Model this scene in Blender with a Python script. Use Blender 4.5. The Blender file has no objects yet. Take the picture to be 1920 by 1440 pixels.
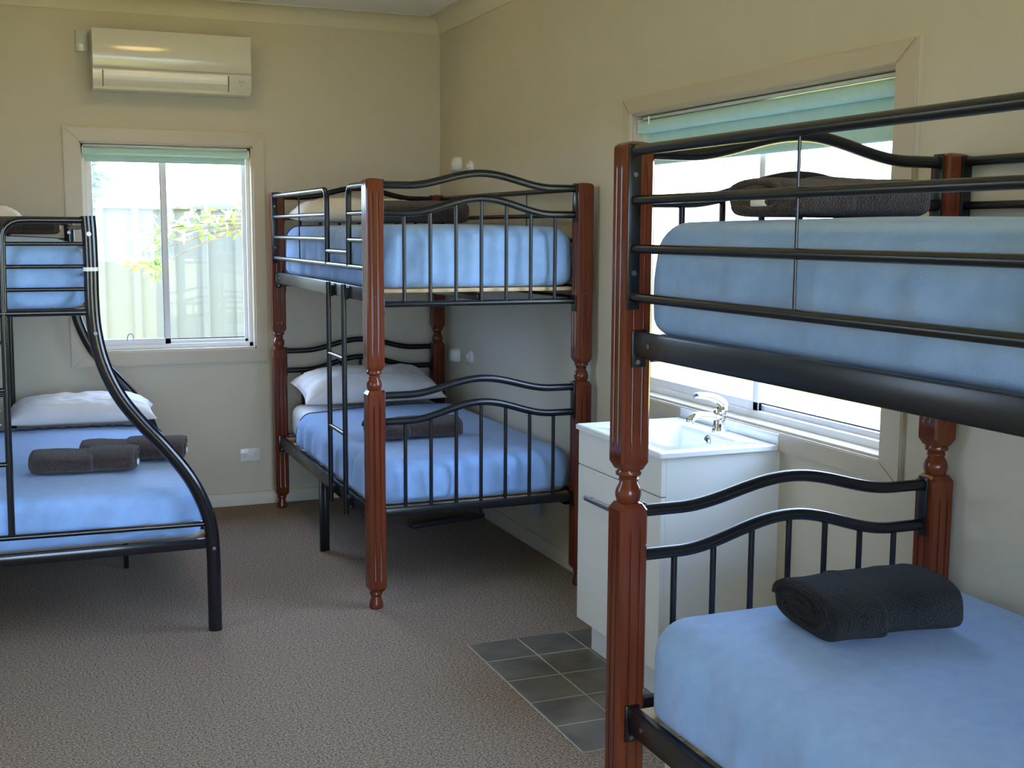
import bpy, bmesh, math, random
from mathutils import Vector, Matrix, noise
R = math.radians
PI = math.pi
scene = bpy.context.scene
col = scene.collection

# ------------------------------------------------------------------ camera
cam_d = bpy.data.cameras.new('camera')
cam = bpy.data.objects.new('camera', cam_d)
col.objects.link(cam)
cam_d.sensor_width = 36.0
cam_d.lens = 2244.93 / 1920 * 36.0
cam_d.clip_start = 0.02
cam_d.clip_end = 400
rx = Vector((0.92647666, -0.37632071, 0.00486965))
ux = Vector((0.04307041, 0.1188728, 0.9919749))
fx = Vector((0.37387957, 0.91883186, -0.12634116))
M = Matrix.Identity(4)
for i in range(3):
    M[i][0], M[i][1], M[i][2] = rx[i], ux[i], -fx[i]
M[0][3], M[1][3], M[2][3] = -2.30840577, -6.81941757, 1.56431429
cam.matrix_world = M
scene.camera = cam

# ------------------------------------------------------------------ view, sky, sun, lamps
vs = scene.view_settings
scene.display_settings.display_device = 'sRGB'
vs.view_transform = 'Standard'
vs.look = 'None'
vs.gamma = 1.0
vs.use_curve_mapping = False
vs.exposure = 2.27
world = bpy.data.worlds.new('sky')
scene.world = world
world.use_nodes = True
wn = world.node_tree
wn.nodes.clear()
wo = wn.nodes.new('ShaderNodeOutputWorld')
wb = wn.nodes.new('ShaderNodeBackground')
wtc = wn.nodes.new('ShaderNodeTexCoord')
wsep = wn.nodes.new('ShaderNodeSeparateXYZ')
wr = wn.nodes.new('ShaderNodeValToRGB')
wr.color_ramp.elements[0].position = 0.0
wr.color_ramp.elements[0].color = (0.54, 0.70, 1.0, 1)
wr.color_ramp.elements[1].position = 1.0
wr.color_ramp.elements[1].color = (0.36, 0.53, 1.0, 1)
wn.links.new(wtc.outputs['Generated'], wsep.inputs[0])
wn.links.new(wsep.outputs['Z'], wr.inputs[0])
wn.links.new(wr.outputs[0], wb.inputs['Color'])
wb.inputs['Strength'].default_value = 3.7
wn.links.new(wb.outputs[0], wo.inputs['Surface'])

sun_d = bpy.data.lights.new('sun', 'SUN')
sun_d.energy = 3.4
sun_d.color = (1.0, 0.90, 0.72)
sun_d.angle = R(1.0)
sun = bpy.data.objects.new('sun', sun_d)
col.objects.link(sun)
sun.rotation_euler = Vector((0.20, -0.10, -0.97)).to_track_quat('-Z', 'Y').to_euler()


XLP = -3.14


def portal(name, loc, rot, sx, sy):
    d = bpy.data.lights.new(name, 'AREA')
    d.shape = 'RECTANGLE'
    d.size, d.size_y = sx, sy
    d.energy = 1.0
    d.cycles.is_portal = True
    o = bpy.data.objects.new(name, d)
    col.objects.link(o)
    o.location = loc
    o.rotation_euler = rot
    return o


portal('window_daylight_back', (-1.55, 0.125, 1.46), (R(-90), 0, 0), 0.92, 1.14)
portal('window_daylight_right', (0.125, -3.23, 1.46), (R(90), 0, R(90)), 1.62, 1.14)
portal('window_added_daylight', (XLP - 0.125, -3.025, 1.565), (R(90), 0, R(-90)), 0.65, 0.93)  # daylight portal of the added, unseen left window
portal('door_daylight', (-1.60, -8.93, 1.23), (R(90), 0, 0), 2.8, 2.45)

# ------------------------------------------------------------------ materials
def new_mat(name):
    m = bpy.data.materials.new(name)
    m.use_nodes = True
    nt = m.node_tree
    return m, nt, nt.nodes['Principled BSDF']


def mat(name, base, rough=0.6, metal=0.0, var=0.0, vscale=8.0, bump=0.0, bscale=60.0, coat=0.0,
        stretch=None, base2=None, spec=0.5, sheen=0.0, detail=4.0):
    m, nt, b = new_mat(name)
    b.inputs['Base Color'].default_value = (*base, 1)
    b.inputs['Roughness'].default_value = rough
    b.inputs['Metallic'].default_value = metal
    b.inputs['Specular IOR Level'].default_value = spec
    b.inputs['Coat Weight'].default_value = coat
    b.inputs['Coat Roughness'].default_value = 0.12
    b.inputs['Sheen Weight'].default_value = sheen
    tc = nt.nodes.new('ShaderNodeTexCoord')
    mp = nt.nodes.new('ShaderNodeMapping')
    nt.links.new(tc.outputs['Object'], mp.inputs['Vector'])
    if stretch:
        mp.inputs['Scale'].default_value = stretch
    if var or base2:
        n = nt.nodes.new('ShaderNodeTexNoise')
        n.inputs['Scale'].default_value = vscale
        n.inputs['Detail'].default_value = detail
        nt.links.new(mp.outputs[0], n.inputs['Vector'])
        cr = nt.nodes.new('ShaderNodeValToRGB')
        cr.color_ramp.elements[0].position = 0.32
        cr.color_ramp.elements[1].position = 0.68
        lo = base2 if base2 else tuple(c * (1 - var) for c in base)
        hi = base if base2 else tuple(min(1, c * (1 + var)) for c in base)
        cr.color_ramp.elements[0].color = (*lo, 1)
        cr.color_ramp.elements[1].color = (*hi, 1)
        nt.links.new(n.outputs['Fac'], cr.inputs[0])
        nt.links.new(cr.outputs[0], b.inputs['Base Color'])
    if bump:
        n2 = nt.nodes.new('ShaderNodeTexNoise')
        n2.inputs['Scale'].default_value = bscale
        n2.inputs['Detail'].default_value = 3.7
        nt.links.new(mp.outputs[0], n2.inputs['Vector'])
        bp = nt.nodes.new('ShaderNodeBump')
        bp.inputs['Strength'].default_value = bump
        bp.inputs['Distance'].default_value = 0.01
        nt.links.new(n2.outputs['Fac'], bp.inputs['Height'])
        nt.links.new(bp.outputs[0], b.inputs['Normal'])
    return m


def glass_mat():
    m = bpy.data.materials.new('window_glass')
    m.use_nodes = True
    nt = m.node_tree
    nt.nodes.clear()
    o = nt.nodes.new('ShaderNodeOutputMaterial')
    mx = nt.nodes.new('ShaderNodeMixShader')
    t = nt.nodes.new('ShaderNodeBsdfTransparent')
    t.inputs[0].default_value = (0.93, 0.96, 0.95, 1)
    g = nt.nodes.new('ShaderNodeBsdfGlossy')
    g.inputs['Roughness'].default_value = 0.01
    f = nt.nodes.new('ShaderNodeLayerWeight')
    f.inputs['Blend'].default_value = 0.5
    pw = nt.nodes.new('ShaderNodeMath')
    pw.operation = 'POWER'
    pw.inputs[1].default_value = 5.0
    ma = nt.nodes.new('ShaderNodeMath')
    ma.operation = 'MULTIPLY_ADD'
    ma.inputs[1].default_value = 0.5
    ma.inputs[2].default_value = 0.03
    nt.links.new(f.outputs['Facing'], pw.inputs[0])
    nt.links.new(pw.outputs[0], ma.inputs[0])
    nt.links.new(ma.outputs[0], mx.inputs[0])
    nt.links.new(t.outputs[0], mx.inputs[1])
    nt.links.new(g.outputs[0], mx.inputs[2])
    nt.links.new(mx.outputs[0], o.inputs['Surface'])
    return m


MT = dict(
    wall=mat('wall_paint', (0.60, 0.54, 0.42), 0.75, var=0.02, vscale=3, bump=0.04, bscale=180),
    trim=mat('trim_paint', (0.54, 0.46, 0.34), 0.35, var=0.02, vscale=3),
    skirt=mat('skirting_paint', (0.58, 0.54, 0.42), 0.4, var=0.02, vscale=3),
    cornice=mat('cornice_paint', (0.66, 0.61, 0.48), 0.7, var=0.02, vscale=3),
    ceiling=mat('ceiling_paint', (0.86, 0.83, 0.78), 0.8, var=0.02, vscale=3),
    carpet=mat('carpet_pile', (0.40, 0.295, 0.205), 0.95, base2=(0.072, 0.050, 0.035), vscale=135, bump=0.5, bscale=220,
               spec=0.1, sheen=0.1, detail=2.0),
    tile=mat('slate_tile', (0.175, 0.155, 0.12), 0.38, base2=(0.085, 0.076, 0.062), vscale=7, bump=0.12, bscale=30),
    grout=mat('grout', (0.40, 0.36, 0.28), 0.9, var=0.1, vscale=60),
    wood=mat('mahogany', (0.150, 0.034, 0.012), 0.15, base2=(0.095, 0.019, 0.008), vscale=6, coat=0.0,
             stretch=(5, 5, 0.35), spec=0.42),
    black=mat('black_powder_coat', (0.009, 0.009, 0.010), 0.27, var=0.1, vscale=40, spec=0.42),
    blackg=mat('black_gloss_paint', (0.008, 0.007, 0.009), 0.16, var=0.1, vscale=40, spec=0.6),
    slat=mat('pine_slat', (0.62, 0.46, 0.27), 0.6, base2=(0.50, 0.35, 0.19), vscale=6, stretch=(0.5, 8, 8)),
    blanket=mat('blue_fleece', (0.27, 0.43, 0.72), 0.95, var=0.05, vscale=25, bump=0.25, bscale=300, spec=0.1, sheen=0.25),
    hem=mat('blanket_hem', (0.035, 0.075, 0.16), 0.9, var=0.1, vscale=60, spec=0.1),
    sheet=mat('white_sheet', (0.84, 0.83, 0.83), 0.85, var=0.03, vscale=12, bump=0.1, bscale=60, spec=0.2),
    pillow=mat('pillow_cotton', (0.82, 0.79, 0.76), 0.85, var=0.03, vscale=10, bump=0.15, bscale=30, spec=0.2),
    towel=mat('brown_terry', (0.060, 0.034, 0.030), 0.95, base2=(0.030, 0.016, 0.014), vscale=110, bump=1.0, bscale=260,
              spec=0.1, sheen=0.3),
    towelg=mat('charcoal_terry', (0.013, 0.011, 0.013), 0.95, base2=(0.007, 0.006, 0.007), vscale=150, bump=1.0, bscale=320,
               spec=0.1, sheen=0.12),
    tag=mat('white_tag', (0.8, 0.8, 0.8), 0.7, var=0.02, vscale=40),
    alu=mat('white_aluminium', (0.86, 0.86, 0.88), 0.35, var=0.02, vscale=10),
    gasket=mat('rubber_gasket', (0.02, 0.02, 0.025), 0.6, var=0.05, vscale=30),
    glass=glass_mat(),
    teal=mat('teal_blind_fabric', (0.50, 0.74, 0.68), 0.8, var=0.03, vscale=30, bump=0.1, bscale=300),
    plastic=mat('white_plastic', (0.78, 0.77, 0.72), 0.22, var=0.01, vscale=10),
    acbody=mat('cream_plastic', (0.62, 0.60, 0.53), 0.12, var=0.01, vscale=10, spec=0.5),
    flap=mat('louvre_plastic', (0.86, 0.85, 0.82), 0.25, var=0.01, vscale=10),
    dark=mat('dark_plastic', (0.03, 0.03, 0.035), 0.4, var=0.05, vscale=30),
    grey=mat('grey_plastic', (0.38, 0.39, 0.42), 0.4, var=0.05, vscale=30),
    laminate=mat('white_laminate', (0.74, 0.74, 0.68), 0.4, var=0.01, vscale=6),
    ceramic=mat('white_ceramic', (0.86, 0.87, 0.88), 0.08, var=0.01, vscale=6, coat=0.4),
    chrome=mat('chrome', (0.82, 0.83, 0.85), 0.06, metal=1.0, var=0.01, vscale=6),
    bolt=mat('dark_bolt', (0.16, 0.16, 0.17), 0.4, metal=1.0, var=0.05, vscale=60),
    steel=mat('brushed_steel', (0.55, 0.56, 0.57), 0.3, metal=1.0, var=0.03, vscale=60),
    cream=mat('cream_board', (0.62, 0.57, 0.38), 0.6, var=0.03, vscale=10),
    creamedge=mat('pale_edge', (0.78, 0.78, 0.66), 0.5, var=0.02, vscale=10),
    fence=mat('pale_green_steel', (0.155, 0.16, 0.14), 0.5, var=0.03, vscale=2),
    ground=mat('dry_grass', (0.46, 0.34, 0.04), 0.95, base2=(0.38, 0.28, 0.03), vscale=3, bump=0.3, bscale=20),
    concrete=mat('pale_concrete', (0.52, 0.41, 0.10), 0.9, var=0.08, vscale=3),
    leaf=mat('pale_leaf', (0.45, 0.58, 0.22), 0.6, base2=(0.25, 0.42, 0.10), vscale=6),
    leafd=mat('grey_green_leaf', (0.22, 0.34, 0.20), 0.7, base2=(0.12, 0.22, 0.12), vscale=6),
    bark=mat('bark', (0.22, 0.17, 0.12), 0.9, var=0.2, vscale=12, bump=0.5, bscale=30),
    shedwall=mat('shed_wall', (0.50, 0.49, 0.58), 0.7, var=0.03, vscale=2),
    shedroof=mat('shed_roof', (0.62, 0.62, 0.60), 0.5, var=0.03, vscale=2),
)


def lamp_mat():
    m, nt, b = new_mat('lamp_glow')
    b.inputs['Base Color'].default_value = (0.9, 0.88, 0.8, 1)
    b.inputs['Emission Color'].default_value = (1.0, 0.68, 0.27, 1)
    b.inputs['Emission Strength'].default_value = 3.8
    return m


MT['lamp'] = lamp_mat()

# ------------------------------------------------------------------ mesh helpers
class MB:
    def __init__(s):
        s.bm = bmesh.new()
        s.mi = 0

    def _f(s, vs):
        try:
            f = s.bm.faces.new(vs)
            f.material_index = s.mi
            return f
        except ValueError:
            return None

    def box(s, x0, x1, y0, y1, z0, z1, bev=0.0):
        b2 = bmesh.new()
        bmesh.ops.create_cube(b2, size=1)
        for v in b2.verts:
            v.co = Vector(((x0 + x1) / 2 + v.co.x * (x1 - x0), (y0 + y1) / 2 + v.co.y * (y1 - y0),
                           (z0 + z1) / 2 + v.co.z * (z1 - z0)))
        if bev > 0:
            bev = min(bev, 0.45 * min(x1 - x0, y1 - y0, z1 - z0))
            bmesh.ops.bevel(b2, geom=b2.edges[:], offset=bev, segments=2, affect='EDGES', profile=0.5)
        s.add(b2)
        return s

    def add(s, b2, mtx=None):
        mp = {}
        for v in b2.verts:
            mp[v] = s.bm.verts.new(mtx @ v.co if mtx else v.co)
        for f in b2.faces:
            s._f([mp[v] for v in f.verts])
        b2.free()

    def rings(s, rings, cap0=True, cap1=True, closed=True):
        vv = [[s.bm.verts.new(p) for p in r] for r in rings]
        n = len(vv[0])
        for a, b in zip(vv, vv[1:]):
            for i in range(n if closed else n - 1):
                j = (i + 1) % n
                s._f([a[i], a[j], b[j], b[i]])
        if cap0:
            s._f(list(reversed(vv[0])))
        if cap1:
            s._f(vv[-1])
        return vv

    def tube(s, pts, r, n=12, cap=True):
        pts = [Vector(p) for p in pts]
        rr = r if isinstance(r, (list, tuple)) else [r] * len(pts)
        t0 = (pts[1] - pts[0]).normalized()
        a = Vector((0, 0, 1)) if abs(t0.z) < 0.9 else Vector((1, 0, 0))
        u = t0.cross(a).normalized()
        rings = []
        for i, p in enumerate(pts):
            if i == 0:
                t = pts[1] - pts[0]
            elif i == len(pts) - 1:
                t = pts[-1] - pts[-2]
            else:
                t = (pts[i + 1] - p).normalized() + (p - pts[i - 1]).normalized()
            t.normalize()
            u = (u - t * u.dot(t)).normalized()
            w = t.cross(u)
            k = 1.0
            if 0 < i < len(pts) - 1:
                c = t.dot((p - pts[i - 1]).normalized())
                k = 1 / max(c, 0.6)
            rings.append([p + (u * math.cos(q) + w * math.sin(q)) * rr[i] * (1 if k < 1.01 else 1.0)
                          for q in [2 * PI * j / n for j in range(n)]])
        s.rings(rings, cap, cap)
        return s

    def lathe(s, prof, c=(0, 0, 0), n=24, axis='z'):
        c = Vector(c)
        rings = []
        for r, z in prof:
            ring = []
            for j in range(n):
                q = 2 * PI * j / n
                a, b = r * math.cos(q), r * math.sin(q)
                p = {'z': Vector((a, b, z)), 'x': Vector((z, a, b)), 'y': Vector((b, z, a))}[axis]
                ring.append(c + p)
            rings.append(ring)
        s.rings(rings)
        return s

    def build(s, name, m, parent=None, smooth=40, loc=None, rotz=0.0):
        bm = s.bm
        bmesh.ops.recalc_face_normals(bm, faces=bm.faces[:])
        me = bpy.data.meshes.new(name)
        bm.to_mesh(me)
        bm.free()
        for x in (m if isinstance(m, (list, tuple)) else [m]):
            me.materials.append(MT[x])
        if smooth:
            me.polygons.foreach_set('use_smooth', [True] * len(me.polygons))
            me.set_sharp_from_angle(angle=R(smooth))
        o = bpy.data.objects.new(name, me)
        col.objects.link(o)
        if parent:
            o.parent = parent
        if loc:
            o.location = loc
        o.rotation_euler.z = rotz
        return o


def tag(o, label, cat, group=None, kind=None):
    o['label'] = label
    o['category'] = cat
    if group:
        o['group'] = group
    if kind:
        o['kind'] = kind
    return o


def empty(name, loc, label, cat, group=None, rotz=0.0):
    o = bpy.data.objects.new(name, None)
    col.objects.link(o)
    o.empty_display_size = 0.1
    o.location = loc
    o.rotation_euler.z = rotz
    return tag(o, label, cat, group)


def struct(o, label=None):
    o['kind'] = 'structure'
    if label:
        o['label'] = label
        o['category'] = o.name.split('_')[0].split('.')[0]
    return o


def arc(p0, p1, p2, n=6):
    p0, p1, p2 = Vector(p0), Vector(p1), Vector(p2)
    return [p0 * (1 - t) ** 2 + p1 * 2 * t * (1 - t) + p2 * t * t for t in [k / n for k in range(n + 1)]]


def catmull(pts, n=6):
    P = [Vector(p) for p in pts]
    P = [P[0] * 2 - P[1]] + P + [P[-1] * 2 - P[-2]]
    out = []
    for i in range(1, len(P) - 2):
        a, b, c, d = P[i - 1:i + 3]
        for k in range(n):
            t = k / n
            out.append(0.5 * ((2 * b) + (c - a) * t + (2 * a - 5 * b + 4 * c - d) * t * t + (3 * b - a - 3 * c + d) * t ** 3))
    out.append(P[-2])
    return out


# ------------------------------------------------------------------ room shell
XL, YN, ZC = -3.14, -8.80, 2.79          # left wall, near wall, ceiling height
TH = 0.12
W1 = (-2.010, -1.102, 0.901, 2.026)      # window 1 opening in the back wall
W2 = (-4.030, -2.432, 0.908, 2.035)      # window 2 opening in the right wall
D1 = (-3.00, -0.20, 0.0, 2.45)           # glazed door opening in the near wall

mb = MB()
x0, x1, z0, z1 = W1
mb.box(XL - TH, x0, 0, TH, -0.1, 2.95).box(x1, TH, 0, TH, -0.1, 2.95)
mb.box(x0, x1, 0, TH, -0.1, z0).box(x0, x1, 0, TH, z1, 2.95)
struct(mb.build('wall_back', 'wall', smooth=0), 'beige painted wall with the smaller window and the air conditioner')
mb = MB()
y0, y1, z0, z1 = W2
mb.box(0, TH, y1, 0, -0.1, 2.95).box(0, TH, YN, y0, -0.1, 2.95)
mb.box(0, TH, y0, y1, -0.1, z0).box(0, TH, y0, y1, z1, 2.95)
struct(mb.build('wall_right', 'wall', smooth=0), 'beige painted wall with the wider window above the vanity')
W3 = (-3.35, -2.70, 1.10, 2.03)         # unseen window added in the left wall to bring in side light
mb = MB()
y0, y1, z0, z1 = W3
mb.box(XL - TH, XL, y1, 0, -0.1, 2.95).box(XL - TH, XL, YN, y0, -0.1, 2.95)
mb.box(XL - TH, XL, y0, y1, -0.1, z0).box(XL - TH, XL, y0, y1, z1, 2.95)
struct(mb.build('wall_left', 'wall', smooth=0), 'beige painted wall left of the metal bunk')
mb = MB()
x0, x1, z0, z1 = D1
mb.box(XL - TH, x0, YN - TH, YN, -0.1, 2.95).box(x1, TH, YN - TH, YN, -0.1, 2.95).box(x0, x1, YN - TH, YN, z1, 2.95)
mb.box(x0, x1, YN - TH, YN, -0.1, 0.0)
struct(mb.build('wall_near', 'wall', smooth=0), 'beige painted wall behind the viewer with a glazed door')
struct(MB().box(XL, 0, YN, 0, -0.1, 0.0).build('floor', 'carpet', smooth=0), 'brown flecked carpet floor')
struct(MB().box(XL, 0, YN, 0, ZC, 2.95).build('ceiling', 'ceiling', smooth=0), 'plain pale ceiling')

# tiled patch in front of the vanity
TX, TY, TS = -0.8063, -2.686, 0.205
mb = MB()
mb.box(TX, -0.002, TY - 5 * TS, TY, 0.0, 0.0048)
mb.mi = 1
for i in range(4):
    for j in range(5):
        xa_, xb_ = TX + i * TS + 0.003, min(TX + (i + 1) * TS - 0.003, -0.004)
        mb.box(xa_, xb_, TY - (j + 1) * TS + 0.003, TY - j * TS - 0.003, 0.001, 0.0055, 0.001)
struct(mb.build('floor_tiles', ['grout', 'tile'], smooth=0), 'patch of dark slate tiles let into the carpet at the vanity')

# skirting boards
def skirting(name, a, b, label):
    prof = [(0, 0), (0.015, 0), (0.015, 0.062), (0.010, 0.072), (0, 0.075)]
    a, b = Vector(a), Vector(b)
    d = (b - a).normalized()
    nrm = Vector((-d.y, d.x, 0))
    mb = MB()
    mb.rings([[p + nrm * u + Vector((0, 0, v)) for u, v in prof] for p in (a, b)])
    return struct(mb.build(name, 'skirt', smooth=30), label)


skirting('baseboard_back', (-0.0, 0, 0), (XL, 0, 0), 'cream skirting along the back wall')
skirting('baseboard_right', (0, TY - 5 * TS - 0.01, 0), (0, 0, 0), 'cream skirting along the right wall')
skirting('baseboard_right.001', (0, YN, 0), (0, TY - 5 * TS - 0.01, 0), 'cream skirting along the right wall nearest the viewer')
skirting('baseboard_left', (XL, 0, 0), (XL, YN, 0), 'cream skirting along the left wall')

# cove cornice
def cornice(name, a, b, label):
    pts = []
    for k in range(9):
        q = PI / 2 * k / 8
        pts.append((0.09 - 0.082 * math.cos(q) if False else 0.006 + 0.078 * (1 - math.cos(q)), 0.006 + 0.078 * math.sin(q)))
    prof = [(0, 0), (0.006, 0)] + pts + [(0.09, 0.084), (0.09, 0.09), (0, 0.09)]
    a, b = Vector(a), Vector(b)
    d = (b - a).normalized()
    nrm = Vector((-d.y, d.x, 0))
    mb = MB()
    mb.rings([[p + nrm * u + Vector((0, 0, 2.70 + v)) for u, v in prof] for p in (a, b)])
    return struct(mb.build(name, 'cornice', smooth=30), label)


cornice('trim_1', (0, 0, 0), (XL, 0, 0), 'cove cornice along the back wall')
cornice('trim_2', (0, YN, 0), (0, 0, 0), 'cove cornice along the right wall')
cornice('trim_3', (XL, 0, 0), (XL, YN, 0), 'cove cornice along the left wall')


def architrave(name, plane, a0, a1, z0, z1, label, inner):
    """flat mitred frame on a wall; inner = opening (a0, a1, z0, z1)"""
    i0, i1, iz0, iz1 = inner
    pieces = [[(a0, z0), (i0, iz0), (i0, iz1), (a0, z1)], [(a1, z0), (a1, z1), (i1, iz1), (i1, iz0)],
              [(a0, z1), (i0, iz1), (i1, iz1), (a1, z1)], [(a0, z0), (a1, z0), (i1, iz0), (i0, iz0)]]
    mb = MB()
    for pc in pieces:
        b2 = bmesh.new()
        lo = []
        hi = []
        for u, v in pc:
            for t, L in ((0.0, lo), (0.018, hi)):
                p = Vector((u, -t, v)) if plane == 'y' else Vector((-t, u, v))
                L.append(b2.verts.new(p))
        n = 4
        b2.faces.new(lo)
        b2.faces.new(hi)
        for k in range(n):
            b2.faces.new([lo[k], lo[(k + 1) % n], hi[(k + 1) % n], hi[k]])
        bmesh.ops.recalc_face_normals(b2, faces=b2.faces[:])
        bmesh.ops.bevel(b2, geom=[e for e in b2.edges if all(v in hi for v in e.verts)], offset=0.004, segments=2, affect='EDGES')
        mb.add(b2)
    # reveal lining
    if plane == 'y':
        mb.box(i0, i0 + 0.008, -0.002, 0.07, iz0, iz1).box(i1 - 0.008, i1, -0.002, 0.07, iz0, iz1)
        mb.box(i0, i1, -0.002, 0.07, iz1 - 0.008, iz1).box(i0, i1, -0.002, 0.07, iz0, iz0 + 0.008)
    else:
        mb.box(-0.002, 0.07, i0, i0 + 0.008, iz0, iz1).box(-0.002, 0.07, i1 - 0.008, i1, iz0, iz1)
        mb.box(-0.002, 0.07, i0, i1, iz1 - 0.008, iz1).box(-0.002, 0.07, i0, i1, iz0, iz0 + 0.008)
    return struct(mb.build(name, 'trim', smooth=30), label)


architrave('trim_4', 'y', -2.090, -1.037, 0.826, 2.100, 'timber architrave round the back wall window', W1)
architrave('trim_5', 'x', -4.123, -2.366, 0.845, 2.101, 'timber architrave round the right wall window', W2)


def window(name, plane, op, mull, label):
    a0, a1, z0, z1 = op
    d0 = 0.062

    def bx(mb, u0, u1, w0, w1, t0, t1, bev=0.003):
        if plane == 'y':
            mb.box(u0, u1, t0, t1, w0, w1, bev)
        else:
            mb.box(t0, t1, u0, u1, w0, w1, bev)
        return mb
    m = MB()
    fw = 0.028
    for u in ((a0, a0 + fw), (a1 - fw, a1)):
        bx(m, u[0], u[1], z0, z1, d0, d0 + 0.05)
    bx(m, a0, a1, z0, z0 + 0.032, d0, d0 + 0.05)
    bx(m, a0, a1, z1 - 0.032, z1, d0, d0 + 0.05)
    root = struct(m.build(name, 'alu', smooth=30), label)
    # (which side slides in front): 'front' sash and fixed rear pane
    front = (a0 + fw, mull + 0.017) if plane == 'y' else (mull - 0.017, a1 - fw)
    rear = (mull - 0.017, a1 - fw) if plane == 'y' else (a0 + fw, mull + 0.017)
    sw = 0.034
    for k, (s0, s1), t in ((0, front, d0 + 0.006), (1, rear, d0 + 0.028)):
        m = MB()
        w = sw if k == 0 else 0.02
        bx(m, s0, s0 + w, z0 + 0.03, z1 - 0.03, t, t + 0.018)
        bx(m, s1 - w, s1, z0 + 0.03, z1 - 0.03, t, t + 0.018)
        bx(m, s0, s1, z0 + 0.03, z0 + 0.03 + w, t, t + 0.018)
        bx(m, s0, s1, z1 - 0.03 - w, z1 - 0.03, t, t + 0.018)
        sash = m.build('sash', 'alu', root, smooth=30)
        g = bx(MB(), s0 + w - 0.002, s1 - w + 0.002, z0 + 0.03 + w - 0.002, z1 - 0.03 - w + 0.002, t + 0.007, t + 0.011, 0)
        g.build('pane', 'glass', sash, smooth=0)
        gm = MB()
        zz = z0 + 0.03 + w
        if k == 1:
            bx(gm, s0 + w + 0.018, s1 - w, zz + 0.004, zz + 0.009, t - 0.0015, t + 0.004, 0)
        else:
            e = s1 - w if plane == 'y' else s0 + w
            bx(gm, e - 0.0015, e + 0.0015, zz, z1 - 0.06, t + 0.001, t + 0.017, 0)
        gm.build('gasket', 'gasket', sash, smooth=0)
    return root


win1 = window('window_1', 'y', (W1[0] + 0.001, W1[1] - 0.001, W1[2] + 0.001, W1[3] - 0.001), -1.578,
              'white aluminium sliding window in the back wall')
win2 = window('window_2', 'x', (W2[0] + 0.001, W2[1] - 0.001, W2[2] + 0.001, W2[3] - 0.001), -3.262,
              'white aluminium sliding window above the vanity')
# little latch on the small window
MB().tube(arc((-1.795, 0.064, 0.958), (-1.795, 0.058, 0.995), (-1.78, 0.058, 0.995)) +
          arc((-1.775, 0.058, 0.995), (-1.762, 0.058, 0.995), (-1.762, 0.064, 0.958)), 0.003, 8).build('latch', 'grey', win1)

m = MB()
y0, y1, z0, z1 = W3
for a, b in ((y0, y0 + 0.04), ((y0 + y1) / 2 - 0.02, (y0 + y1) / 2 + 0.02), (y1 - 0.04, y1)):
    m.box(XL - 0.09, XL - 0.04, a, b, z0, z1)
m.box(XL - 0.09, XL - 0.04, y0, y1, z1 - 0.04, z1).box(XL - 0.09, XL - 0.04, y0, y1, z0, z0 + 0.04)
win3 = struct(m.build('window_added', 'alu', smooth=0), 'white aluminium window added in the left wall for side light, out of view')
MB().box(XL - 0.067, XL - 0.062, y0 + 0.03, y1 - 0.03, z0 + 0.03, z1 - 0.03).build('pane', 'glass', win3, smooth=0)

# glazed door behind the viewer
m = MB()
x0, x1, z0, z1 = D1
for a, b in ((x0, x0 + 0.05), ((x0 + x1) / 2 - 0.03, (x0 + x1) / 2 + 0.03), (x1 - 0.05, x1)):
    m.box(a, b, YN - 0.09, YN - 0.03, z0, z1)
m.box(x0, x1, YN - 0.09, YN - 0.03, z1 - 0.05, z1).box(x0, x1, YN - 0.09, YN - 0.03, 0, 0.05)
door = struct(m.build('door_1', 'alu', smooth=0), 'glazed sliding door behind the viewer')
MB().box(x0 + 0.04, x1 - 0.04, YN - 0.063, YN - 0.058, 0.04, z1 - 0.04).build('pane', 'glass', door, smooth=0)

# ------------------------------------------------------------------ roller blinds
def blind(plane, a0, a1, ztop, zroll, zbot, label):
    c = ((a0 + a1) / 2, 0.0, 0.0) if plane == 'y' else (0.0, (a0 + a1) / 2, 0.0)
    root = empty('roller_blind', (c[0], c[1], ztop), label, 'blind', 'teal roller blinds')
    L = (a1 - a0) / 2

    def P(u, t, z):
        return (u, t, z - ztop) if plane == 'y' else (t, u, z - ztop)
    r = (ztop - zroll) / 2
    m = MB()
    n = 20
    m.rings([[Vector(P(u, 0.036 + r * math.cos(2 * PI * k / n), ztop - r + r * math.sin(2 * PI * k / n))) for k in range(n)]
             for u in (-L, L)])
    roll = m.build('fabric_roll', 'teal', root)
    m = MB()
    e = 0.012
    pr = [P(-L + e, 0.054, ztop - r), P(L - e, 0.054, ztop - r), P(L - e, 0.054, zbot), P(-L + e, 0.054, zbot)]
    pr2 = [P(-L + e, 0.0555, ztop - r), P(L - e, 0.0555, ztop - r), P(L - e, 0.0555, zbot), P(-L + e, 0.0555, zbot)]
    m.rings([[Vector(p) for p in pr], [Vector(p) for p in pr2]])
    m.build('blind_fabric', 'teal', root, smooth=0)
    m = MB()
    m.rings([[Vector(P(u, 0.0548 + 0.006 * math.cos(2 * PI * k / 10), zbot + 0.011 * math.sin(2 * PI * k / 10))) for k in range(10)]
             for u in (-L + e, L - e)])
    m.build('bottom_bar', 'teal', root)
    for u in (-L - 0.006, L):
        m = MB()
        a, b = P(u, 0.012, ztop + 0.004), P(u + 0.006, 0.058, zroll + 0.004)
        m.box(min(a[0], b[0]), max(a[0], b[0]), min(a[1], b[1]), max(a[1], b[1]), min(a[2], b[2]), max(a[2], b[2]), 0.002)
        m.build('bracket', 'plastic', root)
    m = MB()
    a, b = P(-L, 0.030, ztop + 0.003), P(L, 0.058, ztop + 0.016)
    m.box(min(a[0], b[0]), max(a[0], b[0]), min(a[1], b[1]), max(a[1], b[1]), min(a[2], b[2]), max(a[2], b[2]), 0.003)
    m.build('head_rail', 'plastic', root)
    return root, P, L


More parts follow.
